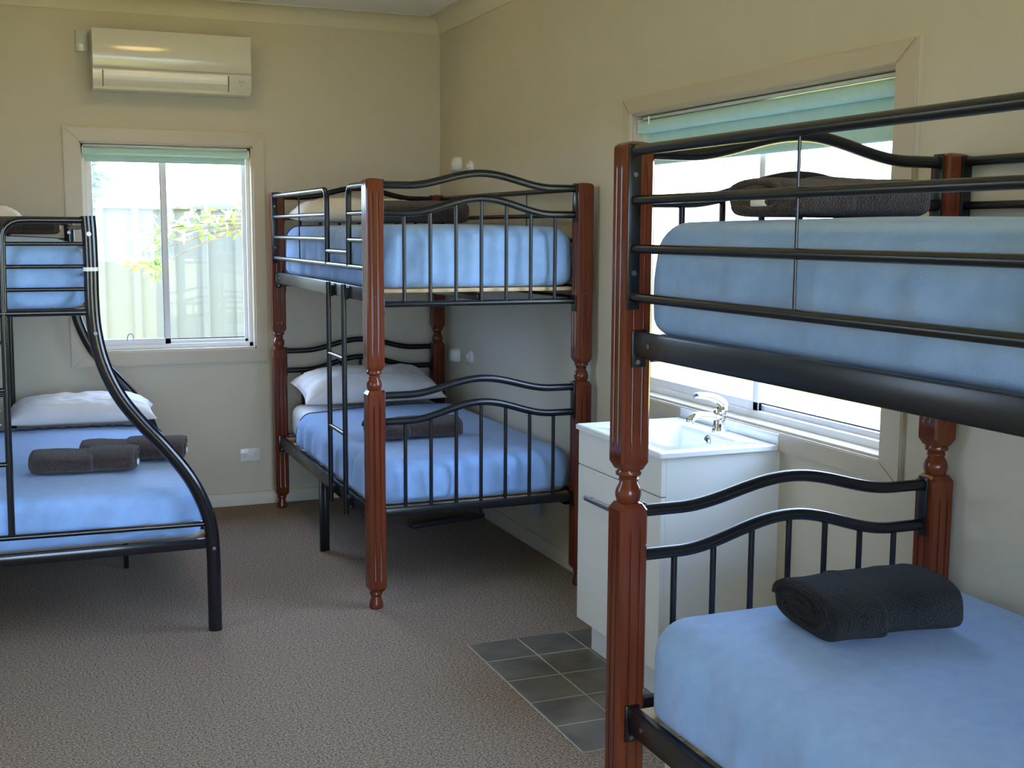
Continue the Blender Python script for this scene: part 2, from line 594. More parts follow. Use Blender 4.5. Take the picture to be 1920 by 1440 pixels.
b1, P1, L1 = blind('y', -1.990, -1.122, 2.000, 1.962, 1.936, 'teal roller blind wound up at the top of the smaller back wall window')
MB().box(-L1, L1, 0.046, 0.058, 1.9585 - 2.0, 1.9655 - 2.0, 0.002).build('batten', 'plastic', b1)
b2, P2, L2 = blind('x', -4.010, -2.452, 2.008, 1.956, 1.842, 'wide teal roller blind hanging at the top of the window above the vanity')
MB().tube([P2(L2 - 0.09, 0.012, 2.02), P2(L2 - 0.09, 0.012, 1.985)], 0.004, 8).build('chain_guide', 'plastic', b2)

# ------------------------------------------------------------------ air conditioner
ac = empty('air_conditioner', (-1.535, 0.0, 2.285), 'cream split system air conditioner high on the back wall above the window', 'air conditioner')
hw = 0.402
prof = [(0.0, 0.0), (-0.165, 0.0), (-0.190, 0.012), (-0.200, 0.035), (-0.202, 0.098), (-0.196, 0.100), (-0.196, 0.290), (-0.17, 0.302), (0.0, 0.302)]
m = MB()
m.rings([[Vector((x, y, z)) for y, z in prof] for x in (-hw, hw)])
m.build('casing', 'acbody', ac, smooth=25)
m = MB()
fp = [(-0.197, 0.104), (-0.209, 0.107), (-0.213, 0.118), (-0.212, 0.286), (-0.205, 0.300), (-0.190, 0.304), (-0.186, 0.300)]
m.rings([[Vector((x, y, z)) for y, z in fp] for x in (-hw + 0.001, hw - 0.001)])
m.build('front_panel', 'acbody', ac, smooth=35)
m = MB()
lp = []
for k in range(9):
    q = -0.2 + 1.35 * k / 8
    lp.append((-0.150 - 0.058 * math.cos(q), 0.080 - 0.066 * math.sin(q)))
lp2 = [(y + 0.008, z + 0.004) for y, z in reversed(lp)]
m.rings([[Vector((x, y, z)) for y, z in lp + lp2] for x in (-hw + 0.052, hw - 0.125)])
m.build('louvre_flap', 'flap', ac, smooth=50)
m = MB()
for x in (-hw + 0.046, hw - 0.123):
    m.rings([[Vector((x + d, y - 0.0015, z)) for y, z in [(-0.199, 0.088), (-0.2085, 0.088), (-0.207, 0.055), (-0.19, 0.010), (-0.18, 0.010)]] for d in (0, 0.004)])
m.box(-hw + 0.05, hw - 0.12, -0.2035, -0.2, 0.089, 0.092)
m.build('louvre_gap', 'dark', ac, smooth=0)
for k, x in enumerate((0.335, 0.347, 0.359)):
    MB().box(x, x + 0.007, -0.2035, -0.199, 0.058, 0.070).build('indicator_light', 'grey', ac, smooth=0)
MB().box(0.345, 0.352, -0.2035, -0.199, 0.040, 0.046).build('indicator_light', 'grey', ac, smooth=0)
tag(MB().box(-2.007, -1.946, -0.022, 0, 2.487, 2.596, 0.004).build('isolator_box', 'acbody'),
    'small cream isolator box on the wall left of the air conditioner', 'switch')

# ------------------------------------------------------------------ power outlets and plugs
def outlet(loc, rotz, label, w=0.115, h=0.075, plug=False, knob=False):
    root = empty('power_outlet', loc, label, 'power outlet', None, rotz)
    MB().box(-w / 2, w / 2, -0.010, 0, -h / 2, h / 2, 0.004).build('cover_plate', 'plastic', root)
    m = MB()
    for sx in (-w * 0.27, w * 0.27):
        for dx, dz, s in ((-0.008, 0.004, 0.5), (0.008, 0.004, -0.5), (0, -0.010, 0)):
            b2 = bmesh.new()
            bmesh.ops.create_cube(b2, size=1)
            mt = Matrix.Translation((sx + dx, -0.0102, dz)) @ Matrix.Rotation(s, 4, 'Y') @ Matrix.Diagonal((0.002, 0.001, 0.008, 1))
            m = MB()
            m.add(b2, mt)
            m.build('socket_slot', 'dark', root, smooth=0)
    for sx in (-w * 0.27, w * 0.27):
        MB().box(sx - 0.004, sx + 0.004, -0.0125, -0.009, h * 0.25, h * 0.25 + 0.012, 0.001).build('rocker_switch', 'plastic', root)
    if plug:
        m = MB()
        m.lathe([(0.026, -0.010), (0.026, -0.028), (0.020, -0.040), (0.0, -0.042)], (0.0, 0, 0), 20, 'y')
        m.build('plug', 'plastic', root)
    return root


outlet((-1.151, 0, 0.290), 0, 'white double power point low on the back wall beside the metal bunk')
# reading lights: a rounded lamp with a smaller round switch beside it on the right wall
def reading_light(loc, label, h=0.085):
    root = empty('reading_light', loc, label, 'wall light', 'white reading lights by the corner bunk', R(90 + 180))
    m = MB()
    rings = []
    for dy, s in ((0, 1.0), (-0.012, 1.0), (-0.030, 0.92), (-0.038, 0.75)):
        ring = []
        for k in range(28):
            q = 2 * PI * k / 28
            cx_ = math.copysign(abs(math.cos(q)) ** 0.6, math.cos(q)) * 0.055 * s
            cz_ = math.copysign(abs(math.sin(q)) ** 0.6, math.sin(q)) * h / 2 * s
            ring.append(Vector((cx_, dy, cz_)))
        rings.append(ring)
    m.rings(rings)
    m.build('light_body', 'plastic', root)
    MB().box(-0.022, 0.028, -0.0395, -0.037, -0.024, 0.014, 0.001).build('lens', 'flap', root)
    return root


def light_switch(loc, label):
    root = empty('light_switch', loc, label, 'switch', 'round switches beside the reading lights', R(270))
    MB().lathe([(0.036, 0), (0.036, -0.010), (0.030, -0.018), (0.0, -0.02)], (0, 0, 0), 24, 'y').build('cover_plate', 'plastic', root)
    MB().lathe([(0.014, -0.019), (0.014, -0.030), (0.0, -0.032)], (0, 0, 0.004), 16, 'y').build('button', 'plastic', root)
    m = MB()
    m.box(-0.012, 0.012, -0.024, -0.018, -0.042, -0.026, 0.002)
    m.build('cord_clip', 'grey', root, smooth=0)
    return root


reading_light((0, -0.300, 0.852), 'white reading light on the right wall above the lower corner bed')
light_switch((0, -0.540, 0.864), 'round white switch above the lower bed of the corner bunk')
reading_light((0, -0.330, 1.940), 'white reading light on the right wall above the upper corner bed')
light_switch((0, -0.540, 1.915), 'round white switch half hidden behind the top rail of the corner bunk')

# ------------------------------------------------------------------ timber post bunk bed
BW, BL = 0.934, 1.972
PH = 0.0365
FT = [-0.84, -0.45, -0.42, -0.34, -0.26, -0.23, 0, 0.23, 0.26, 0.34, 0.42, 0.45, 0.84]


def post_ring(z, size, groove=0.0, circ=0.0):
    pts = []
    for f in range(4):
        a = f * PI / 2
        ca, sa = math.cos(a), math.sin(a)
        for t in FT:
            d = 0
            at = round(abs(t), 2)
            if at == 0.34:
                d = groove
            elif at in (0.26, 0.42):
                d = groove * 0.75
            u, v = size - d, t * size
            if circ:
                q = math.atan2(v, u)
                u, v = circ * math.cos(q), circ * math.sin(q)
            pts.append(Vector((u * ca - v * sa, u * sa + v * ca, z)))
    return pts


def make_post():
    m = MB()
    G = 0.0055
    S = [(0.0, PH, 0, 0.025), (0.006, PH, 0, 0.029), (0.020, PH, 0, 0.0285), (0.045, PH, 0, 0.021), (0.052, PH, 0, 0.020),
         (0.056, PH, 0, 0.024), (0.062, PH, 0, 0.027), (0.070, PH, 0, 0.026), (0.074, PH, 0, 0.024), (0.076, 0.028, 0, 0),
         (0.090, PH, 0, 0), (0.120, PH, 0, 0), (0.135, PH, G, 0), (0.845, PH, G, 0), (0.860, PH, 0, 0), (0.903, PH, 0, 0),
         (0.918, 0.027, 0, 0), (0.9185, PH, 0, 0.0255), (0.923, PH, 0, 0.0285), (0.935, PH, 0, 0.0315), (0.945, PH, 0, 0.0315),
         (0.956, PH, 0, 0.028), (0.966, PH, 0, 0.0225), (0.970, PH, 0, 0.0215), (0.972, PH, 0, 0.0245), (0.976, PH, 0, 0.0245),
         (0.978, PH, 0, 0.022), (0.982, PH, 0, 0.024), (0.986, PH, 0, 0.0305), (0.992, PH, 0, 0.0315), (0.998, PH, 0, 0.0295),
         (1.000, 0.027, 0, 0), (1.018, PH, 0, 0), (1.060, PH, 0, 0), (1.075, PH, G, 0), (1.705, PH, G, 0), (1.720, PH, 0, 0),
         (1.758, PH, 0, 0), (1.764, 0.0345, 0, 0), (1.769, 0.029, 0, 0), (1.7725, 0.016, 0, 0), (1.774, 0.006, 0, 0)]
    m.rings([post_ring(*s) for s in S])
    return m


def bump(t, e=0.12):
    t = (t - e) / (1 - 2 * e)
    return 0.0 if t <= 0 or t >= 1 else 0.5 - 0.5 * math.cos(2 * PI * t)


def arch(y, ze, h, x0=0.036, x1=BW - 0.036, n=40):
    return [(x0 + (x1 - x0) * k / n, y, ze + h * bump(k / n)) for k in range(n + 1)]


def end_panel(root, y, level, name):
    za, zb, zc_ = ((1.748, 1.637, 1.268) if level else (0.893, 0.783, 0.405))
    m = MB()
    m.tube(arch(y, za, 0.055), 0.0155, 12)
    m.tube(arch(y, zb, 0.064), 0.0155, 12)
    if level:
        m.tube([(0.036, y, zc_), (BW - 0.036, y, zc_)], 0.013, 10)
    else:
        m.box(0.036, BW - 0.036, y - 0.013, y + 0.013, zc_ - 0.020, zc_ + 0.016, 0.004)
    for x in (0.0365, BW - 0.0365):
        s = 1 if x < 0.4 else -1
        m.box(min(x, x + s * 0.006), max(x, x + s * 0.006), y - 0.018, y + 0.018, zb - 0.03, za + 0.022, 0.002)
        m.box(min(x, x + s * 0.006), max(x, x + s * 0.006), y - 0.018, y + 0.018, zc_ - 0.045, zc_ + 0.025, 0.002)
    p = m.build(name, 'black', root)
    for k in range(7):
        x = 0.131 + 0.112 * k
        t = (x - 0.036) / (BW - 0.072)
        MB().tube([(x, y, zc_ + 0.008), (x, y, zb + 0.064 * bump(t) - 0.010)], 0.008, 10).build('spindle', 'black', p)
    return p


def make_bunk(loc, label):
    root = empty('bunk_bed', loc, label, 'bunk bed', 'timber post bunk beds')
    for x, y in ((0, 0), (BW, 0), (0, BL), (BW, BL)):
        p = make_post().build('post', 'wood', root, smooth=28, loc=(x, y, 0))
        for zz in (0.30, 1.30):
            MB().lathe([(0.005, -PH - 0.001), (0.005, -PH + 0.004)], (0.0, 0, zz), 12, 'y').build('screw_cap', 'dark', p)
    for lev in (0, 1):
        end_panel(root, 0.0, lev, 'footboard')
        end_panel(root, BL, lev, 'headboard')
    # side rails, their brackets and the slats
    for z0, z1 in ((0.352, 0.418), (1.274, 1.335)):
        for x in (0.0, BW):
            s = 1 if x < 0.4 else -1
            m = MB()
            m.box(x - 0.013, x + 0.013, 0.042, BL - 0.042, z0, z1, 0.006)
            xi0, xi1 = sorted((x + s * 0.010, x + s * 0.045))
            m.box(xi0, xi1, 0.06, BL - 0.06, z0 + 0.002, z0 + 0.006)
            for y in (PH, BL - PH):
                e = 0.007 if y < 1 else -0.007
                m.box(x - 0.019, x + 0.019, min(y, y + e), max(y, y + e), z0 - 0.024, z1 + 0.002, 0.002)
            rail = m.build('side_rail', 'black', root)
            for y in (0.11, BL - 0.11):
                MB().lathe([(0.006, -0.0145), (0.006, 0.0145)], (x, y, (z0 + z1) / 2), 10, 'x').build('bolt', 'bolt', rail)
            for y, e in ((PH + 0.007, 0.003), (BL - PH - 0.007, -0.003)):
                MB().lathe([(0.006, 0), (0.006, e)], (x - s * 0.004, y, z0 - 0.012), 10, 'y').build('bolt', 'bolt', rail)
        for k in range(10):
            y = 0.075 + k * (BL - 0.15) / 9
            MB().box(0.016, BW - 0.016, y - 0.032, y + 0.032, z1 - 0.024, z1 - 0.008, 0.003).build('slat', 'slat', root)
        m = MB()
        m.box(BW / 2 - 0.014, BW / 2 + 0.014, 0.014, BL - 0.014, z1 - 0.060, z1 - 0.026, 0.003)
        m.build('centre_beam', 'black', root)
    # guard rails: the room side has the ladder gap, the wall side is plain
    ZR = (1.750, 1.637, 1.526, 1.414)
    gx = -0.018
    ya, yb_ = PH, BL - PH
    U1, U2 = 0.708, 0.315
    m = MB()
    m.box(gx - 0.016, gx + 0.016, yb_ - 0.006, yb_, 1.385, 1.765, 0.002)
    m.box(gx - 0.016, gx + 0.016, ya, ya + 0.006, 1.385, 1.765, 0.002)
    m.tube([(gx, yb_, ZR[0])] + [(gx, U1 + 0.06, ZR[0])] + arc((gx, U1 + 0.05, ZR[0]), (gx, U1, ZR[0]), (gx, U1, ZR[0] - 0.05)) +
           [(gx, U1, ZR[3])], 0.0125, 12)
    m.tube([(gx, ya, ZR[0])] + [(gx, U2 - 0.06, ZR[0])] + arc((gx, U2 - 0.05, ZR[0]), (gx, U2, ZR[0]), (gx, U2, ZR[0] - 0.05)) +
           [(gx, U2, ZR[3])], 0.0125, 12)
    g = m.build('guard_rail', 'black', root)
    for z in ZR[1:3]:
        MB().tube([(gx, yb_, z), (gx, U1, z)], 0.0105, 12).build('bar', 'black', g)
        MB().tube([(gx, ya, z), (gx, U2, z)], 0.0105, 12).build('bar', 'black', g)
    MB().tube([(gx, ya, ZR[3]), (gx, yb_, ZR[3])], 0.0110, 12).build('bar', 'black', g)
    MB().tube([(gx, U1, 1.473), (gx, U2, 1.473)], 0.0105, 12).build('rung', 'black', g)
    MB().tube([(gx, 1.300, ZR[0] - 0.01), (gx, 1.300, ZR[3])], 0.0033, 8).build('wire_stay', 'black', g)
    for y, e in ((yb_ - 0.006, -0.003), (ya + 0.006, 0.003)):
        for z in (1.695, 1.470):
            MB().lathe([(0.006, 0), (0.006, e)], (gx, y, z), 10, 'y').build('bolt', 'bolt', g)
    gx2 = BW + 0.018
    m = MB()
    for y0_, y1_ in ((yb_ - 0.006, yb_), (ya, ya + 0.006)):
        m.box(gx2 - 0.016, gx2 + 0.016, y0_, y1_, 1.385, 1.765, 0.002)
    m.tube([(gx2, ya, ZR[0]), (gx2, yb_, ZR[0])], 0.0125, 12)
    g2 = m.build('guard_rail', 'black', root)
    for z in ZR[1:]:
        MB().tube([(gx2, ya, z), (gx2, yb_, z)], 0.0105, 12).build('bar', 'black', g2)
    for y in (0.67, 1.30):
        MB().tube([(gx2, y, ZR[0] - 0.01), (gx2, y, ZR[3])], 0.0033, 8).build('wire_stay', 'black', g2)
    # hook-on ladder to the upper bed
    m = MB()
    lx = -0.034
    for y in (0.633, 0.355):
        m.tube([(lx, y, 0.325), (lx, y, 1.335)], 0.0115, 12)
        for zz in (1.290, 0.385):
            m.box(lx, -0.012, y - 0.010, y + 0.010, zz - 0.02, zz + 0.030, 0.002)
    lad = m.build('ladder', 'black', root)
    for z in (0.680, 1.012):
        MB().tube([(lx, 0.633, z), (lx, 0.355, z)], 0.0095, 12).build('rung', 'black', lad)
    for x, s in ((-0.004, 1),):
        m = MB()
        m.box(x - 0.012, x + 0.012, 0.945, 0.969, 0.0, 0.40, 0.002)
        m.box(x + s * 0.012, x + s * 0.036, 0.955, 0.979, 0.0, 0.356, 0.002)
        m.build('centre_leg', 'black', root)
    return root


def dup(root, loc, label):
    r = root.copy()
    col.objects.link(r)
    r.location = loc
    r['label'] = label
    for ch in list(root.children):
        c = ch.copy()
        col.objects.link(c)
        c.parent = r
        for g in list(ch.children):
            d = g.copy()
            col.objects.link(d)
            d.parent = c
    return r


AX, AY = -1.0014, -2.1137
BX, BY = -0.9795, -4.301 - BL
bunkA = make_bunk((AX, AY, 0), 'mahogany post bunk bed with black rails in the far corner by the back wall')
bunkB = dup(bunkA, (BX, BY, 0), 'mahogany post bunk bed nearest the viewer at the right, in front of the vanity')

# ------------------------------------------------------------------ bedding
def rrect(a, b, r, ns=26, nl=54, nc=8):
    """rounded rectangle, half sizes a (x) and b (y)"""
    r = max(0.0005, min(r, a * 0.999, b * 0.999))
    pts = []
    corners = [(a - r, -b + r, -PI / 2), (a - r, b - r, 0), (-a + r, b - r, PI / 2), (-a + r, -b + r, PI)]
    for i, (cx_, cy_, q0) in enumerate(corners):
        for k in range(nc):
            q = q0 + PI / 2 * k / (nc - 1)
            pts.append((cx_ + r * math.cos(q), cy_ + r * math.sin(q), math.cos(q), math.sin(q)))
        nx_, ny_, q1 = corners[(i + 1) % 4]
        p0 = (cx_ + r * math.cos(q0 + PI / 2), cy_ + r * math.sin(q0 + PI / 2))
        p1 = (nx_ + r * math.cos(q1), ny_ + r * math.sin(q1))
        n = nl if i % 2 == 0 else ns
        for k in range(1, n):
            t = k / n
            pts.append((p0[0] + (p1[0] - p0[0]) * t, p0[1] + (p1[1] - p0[1]) * t, math.cos(q0 + PI / 2), math.sin(q0 + PI / 2)))
    return pts


def nz(x, y, z):
    return noise.noise(Vector((x, y, z)))


def slab(a, b, z0, z1, rc, re, rb, fold=0.0, crown=0.0, seed=0.0, closed=True, sag=0.0, slant=0.0):
    """soft rounded block (mattress or draped blanket), centred on x,y"""
    rows = []
    if closed:
        rows += [(0.25, z0), (0.10, z0)]
    for k in range(6):
        q = PI / 2 * k / 5
        rows.append((rb * (1 - math.sin(q)), z0 + rb * (1 - math.cos(q))))
    n = 12
    for k in range(1, n):
        rows.append((0.0, z0 + rb + (z1 - re - z0 - rb) * k / n))
    for k in range(8):
        q = PI / 2 * k / 7
        rows.append((re * (1 - math.cos(q)), z1 - re + re * math.sin(q)))
    mx = min(a, b)
    for k in range(1, 15):
        rows.append((re + (mx * 0.985 - re) * k / 14, z1))
    rings = []
    for d, z in rows:
        ring = []
        s = 0.0
        prev = None
        base = rrect(a, b, rc)
        pts = rrect(max(a - d, 0.002), max(b - d, 0.002), max(rc - d, 0.002))
        for i, (x, y, nx_, ny_) in enumerate(pts):
            bx_, by_ = base[i][0], base[i][1]
            if prev:
                s += math.hypot(bx_ - prev[0], by_ - prev[1])
            prev = (bx_, by_)
            zz = z
            hgt = max(0.0, min(1.0, (z1 - z) / max(1e-6, z1 - z0)))
            dx = 0.0
            if d < re + 1e-6 and fold:
                env = (hgt ** 0.55) * (1 - 0.35 * hgt)
                ss = s + slant * hgt
                f = 0.45 * nz(ss * 6 + seed, hgt * 0.6, seed) + 0.60 * nz(ss * 13 + seed, hgt * 0.8, seed + 5) + 0.25 * nz(ss * 28, hgt * 1.2, seed + 9)
                dx = fold * (0.65 if abs(nx_) > 0.8 else 1.0) * min(1.0, max(0.0, 0.42 + 2.1 * f)) * (0.25 + 0.75 * min(1.0, env * 1.7)) * min(1.0, hgt * 6) * min(1.0, max(0.0, (z - z0) / 0.030))
            if d > 0 and z > z1 - re:
                t = min(1.0, d / mx)
                zz += crown * math.sin(t * PI / 2) + 0.0035 * nz(x * 3 + seed, y * 3, seed) * min(1, d * 8) * (1 if fold else 0.4)
            if sag and z < z0 + rb + 0.02:
                zz += sag * nz(s * 4 + seed, 0, seed + 3)
            ring.append(Vector((x + nx_ * dx, y + ny_ * dx, zz)))
        rings.append(ring)
    m = MB()
    m.rings(rings, cap0=closed, cap1=True)
    return m


def mattress(cx_, cy_, w, l, z0, z1, label, seed):
    m = slab(w / 2 - 0.031, l / 2 - 0.030, 0, z1 - z0, 0.05, 0.05, 0.045, fold=0.002, crown=0.012, seed=seed)
    return tag(m.build('mattress', 'sheet', loc=(cx_, cy_, z0), smooth=60), label, 'mattress', 'white sheeted mattresses')


def blanket(cx_, cy_, w, l, z0, z1, label, seed, cut=None, cut_rot=0.0, fold=0.012, frill=False, re=0.055, slant=0.0, rb=0.022, sag=0.0, rc=0.07):
    """fleece draped over a mattress; cut = local y beyond which it is turned back"""
    m = slab(w / 2, l / 2, 0, z1 - z0, rc, re, rb, fold=fold, crown=0.014, seed=seed, closed=False, sag=sag, slant=slant)
    bm = m.bm
    edge = []
    bmesh.ops.recalc_face_normals(bm, faces=bm.faces[:])
    if cut is not None:
        nrm = Vector((math.sin(cut_rot), math.cos(cut_rot), 0))
        bmesh.ops.bisect_plane(bm, geom=bm.verts[:] + bm.edges[:] + bm.faces[:], dist=1e-5, plane_co=(0, cut, 0), plane_no=nrm, clear_outer=True)
        bm.verts.ensure_lookup_table()
        edge = [v.co.copy() for v in bm.verts if abs((v.co - Vector((0, cut, 0))).dot(nrm)) < 1e-4]
    bmesh.ops.solidify(bm, geom=bm.faces[:], thickness=0.005)
    o = m.build('blanket', 'blanket', loc=(cx_, cy_, z0), smooth=70)
    tag(o, label, 'blanket', 'light blue fleece blankets')
    if edge:
        # sort left side bottom -> over the top -> right side bottom
        zt = z1 - z0
        def key(v):
            if v.z < zt - re * 0.6:
                return (-w / 2 - (zt - v.z)) if v.x < 0 else (w / 2 + (zt - v.z))
            return v.x
        edge.sort(key=key)
        pts = [edge[0]]
        for v in edge[1:]:
            if (v - pts[-1]).length > 0.012:
                pts.append(v)
        out = []
        for k, v in enumerate(pts):
            off = Vector((0, 0, 0.001))
            if frill:
                off += Vector((0, 0.010 * math.sin(k * 2.1) + 0.006 * nz(k * 0.7, 0, 0), 0.004 * abs(math.sin(k * 1.3))))
            out.append(v + off)
        h = MB()
        h.tube(out, 0.0055 if frill else 0.0035, 8)
        h.build('hem', 'hem', o)
    return o


def pillow_mesh(w, d, h, seed, n=36):
    top, bot = [], []
    m = MB()

    def pt(i, j, s):
        u = -1 + 2 * i / n
        v = -1 + 2 * j / n
        # pull the edges in between the corners
        x = w / 2 * u * (1 - 0.06 * (1 - abs(v)) ** 0 * (1 - v * v) * abs(u) ** 3)
        y = d / 2 * v * (1 - 0.08 * (1 - u * u) * abs(v) ** 3)
        f = ((1 - u ** 4) * (1 - v ** 4)) ** 0.55
        f *= 1 + 0.10 * nz(u * 2.2 + seed, v * 2.2, seed)
        cr = 0.010 * (nz(u * 7 + seed, v * 3, 2) + 0.6 * nz(u * 3, v * 11 + seed, 7)) * min(1, f * 2)
        if s > 0:
            return Vector((x, y, h * 0.20 + h * 0.80 * f + cr))
        return Vector((x, y, h * 0.20 - h * 0.20 * min(1.0, f)))
    V = {}
    for s in (1, -1):
        for i in range(n + 1):
            for j in range(n + 1):
                edge = i in (0, n) or j in (0, n)
                if s < 0 and edge:
                    V[(s, i, j)] = V[(1, i, j)]
                else:
                    V[(s, i, j)] = m.bm.verts.new(pt(i, j, s))
    for s in (1, -1):
        for i in range(n):
            for j in range(n):
                q = [V[(s, i, j)], V[(s, i + 1, j)], V[(s, i + 1, j + 1)], V[(s, i, j + 1)]]
                m._f(q if s > 0 else q[::-1])
    return m


def pillow(loc, rotz, tilt, label, seed, w=0.72, d=0.44, h=0.15):
    o = pillow_mesh(w, d, h, seed).build('pillow', 'pillow', loc=loc, smooth=80)
    o.rotation_euler = (tilt, 0, rotz)
    tag(o, label, 'pillow', 'white pillows at the bed heads')
    return o


# ---- folded towels
def towel_roll(L, W, H, seed, n=44, mseg=20):
    rings = []
    for k in range(mseg + 1):
        t = k / mseg
        x = -L / 2 + L * t
        e = min(t, 1 - t) * mseg
        sc = 1.0 if e > 1.5 else 0.90 + 0.10 * math.sin(min(1, e / 1.5) * PI / 2)
        ring = []
        for j in range(n):
            q = 2 * PI * j / n
            c, s = math.cos(q), math.sin(q)
            y = math.copysign(abs(c) ** 0.72, c) * W / 2 * sc
            z = math.copysign(abs(s) ** (0.80 if s > 0 else 0.42), s) * H / 2 * sc
            if s < 0:
                z = max(z, -H / 2 * 0.98)
            dd = 1 + 0.10 * nz(x * 9 + seed, q * 0.9, seed) + 0.02 * nz(x * 30, q * 3, seed + 2)
            ring.append(Vector((x, y * dd, H / 2 + z * (dd if s > 0 else 1))))
        rings.append(ring)
    m = MB()
    m.rings(rings)
    return m


def spiral_end(m, x, W, H, turns=2.2, dirn=1, r=0.007, drop=0.0):
    pts = []
    n = int(turns * 26)
    for k in range(n + 1):
        t = k / n
        q = 2 * PI * turns * t
        f = 0.93 - 0.80 * t
        c, s = math.cos(q), math.sin(q)
        pts.append((x + dirn * (0.002 - 0.003 * t), math.copysign(abs(c) ** 0.75, c) * W / 2 * f,
                    H / 2 + math.copysign(abs(s) ** 0.85, s) * H / 2 * f * 0.94))
    m.tube(pts, r, 8)


def towel(loc, rotz, label, L, W, H, seed, m_='towel', split=0.0, tagx=0, group='brown bath towels'):
    root = empty('folded_towel', loc, label, 'towel', group, rotz)
    if split:
        La = L * split
        m = towel_roll(L - La + 0.03, W, H, seed)
        spiral_end(m, (L - La + 0.03) / 2, W, H, 2.0, 1)
        o = m.build('rolled_towel', m_, root, smooth=75)
        o.location = (La / 2 - 0.015, 0, 0)
        m = towel_roll(La, W * 1.06, H * 0.94, seed + 3)
        spiral_end(m, -La / 2, W * 1.06, H * 0.94, 2.3, -1)
        o2 = m.build('outer_wrap', m_, root, smooth=75)
        o2.location = (-L / 2 + La / 2, -0.012, 0)
    else:
        m = towel_roll(L, W, H, seed)
        for s in (-1, 1):
            spiral_end(m, s * L / 2, W, H, 2.2, s)
        m.build('rolled_towel', m_, root, smooth=75)
    if tagx:
        MB().box(tagx * (L / 2 + 0.002) - 0.006, tagx * (L / 2 + 0.002) + 0.010, -W * 0.22, W * 0.02, 0.022, 0.040, 0.003).build('care_tag', 'tag', root)
    return root


acx, acy = AX + BW / 2, AY + BL / 2
bcx, bcy = BX + BW / 2, BY + BL / 2
MW, ML = 0.888, 1.86
# corner bunk
zA0, zA1 = 0.412, 0.592
zU0, zU1 = 1.330, 1.570
mattress(acx, acy + 0.032, MW, ML + 0.05, zA0, zA1, 'white sheeted mattress on the lower bed of the far corner bunk', 1.0)
mattress(acx, acy + 0.032, MW, ML + 0.05, zU0, zU1, 'white sheeted mattress on the upper bed of the far corner bunk', 2.0)
blA = blanket(acx, acy, MW + 0.030, ML + 0.006, zA0 + 0.008, zA1 + 0.012, 'blue fleece blanket with folds on the lower bed of the corner bunk', 11.0,
              cut=0.55, cut_rot=-0.12, fold=0.036, slant=0.04, rc=0.10)
blanket(acx, acy, MW + 0.008, ML - 0.012, zU0, zU1 + 0.012, 'blue fleece blanket with deep folds on the upper bed of the corner bunk', 23.0,
        cut=0.80, cut_rot=-0.05, fold=0.034, slant=0.06, rc=0.10)
# tails of the blanket hanging down on the wall side of the lower corner bed
m = MB()
for y_, wd, dz in ((-0.14, 0.06, 0.27), (-0.46, 0.15, 0.235)):
    rows = []
    path = [(0.452, 0.030), (0.466, 0.022), (0.488, 0.012), (0.492, -0.04), (0.490, -0.12), (0.492, -dz)]
    for k, (x_, z_) in enumerate(path):
        t = k / 5
        rows.append([Vector((x_ + (0.004 * math.sin(9 * u + k) if k > 2 else 0), y_ + wd * (u - 0.5) * (1 - 0.6 * t * t), z_)) for u in
                     [j / 8 for j in range(9)]])
    m.rings(rows, False, False, closed=False)
m.build('hanging_corner', 'blanket', blA, smooth=80)
pillow((acx - 0.02, -0.370, zA1 + 0.064), R(1), R(11), 'white pillow on the lower bed of the corner bunk, leaning to its headboard', 3.0, w=0.80, d=0.40, h=0.145)
pillow((acx - 0.06, -0.425, zU1 + 0.036), R(-2), R(1), 'white pillow on the upper bed of the far corner bunk', 5.0, w=0.76, d=0.44, h=0.13)
towel((-0.665, -1.56, zA1 + 0.030), R(-3), 'dark brown folded towel behind the footboard of the lower corner bed', 0.42, 0.24, 0.085, 2.0, split=0.4, tagx=-1)
towel((-0.55, -1.30, zU1 + 0.032), R(-3), 'dark brown rolled towel lying on the upper bed of the corner bunk', 0.44, 0.22, 0.105, 4.0)
# near bunk
zB0, zB1 = 0.412, 0.640
mattress(bcx, bcy, MW, ML, zB0, zB1, 'mattress on the lower bed of the nearest bunk at the right', 6.0)
mattress(bcx, bcy, MW, ML, zU0, zU1 + 0.002, 'mattress on the upper bed of the nearest bunk at the right', 7.0)
blanket(bcx, bcy, MW + 0.030, ML + 0.010, zB0 + 0.008, zB1 + 0.012, 'smooth blue fleece blanket on the lower bed of the nearest bunk', 31.0,
        fold=0.014, re=0.085, rc=0.11)
blanket(bcx, bcy, MW + 0.016, ML - 0.012, zU0, zU1 + 0.014, 'blue fleece blanket on the upper bed of the nearest bunk', 43.0, fold=0.018, re=0.06)
towel((-0.530, -4.640, zB1 + 0.029), R(-7), 'thick charcoal folded towel on the lower bed of the nearest bunk', 0.35, 0.26, 0.112, 7.0, 'towelg', split=0.40)
towel((-0.665, -4.62, zU1 + 0.027), R(1), 'brown folded towel on the upper bed of the nearest bunk', 0.39, 0.22, 0.088, 9.0, split=0.45, tagx=-1)

# ------------------------------------------------------------------ metal bunk at the left
CX, CYF, CYB = -1.667, -2.149, -0.150
CL = -3.06
C = empty('metal_bunk_bed', ((CX + CL) / 2, (CYF + CYB) / 2, 0), 'black tubular metal bunk with curved end posts, double bed below, at the left', 'bunk bed')
OX, OY = (CX + CL) / 2, (CYF + CYB) / 2
CV = [(-2.083, 1.613), (-2.080, 1.545), (-2.079, 1.429), (-2.080, 1.311), (-2.074, 1.193), (-2.050, 1.073), (-1.999, 0.951), (-1.926, 0.846),
      (-1.836, 0.738), (-1.756, 0.628), (-1.703, 0.519), (-1.675, 0.421), (-1.667, 0.300), (-1.667, 0.150), (-1.667, 0.0)]


def cl(x, y, z):
    return (x - OX, y - OY, z)


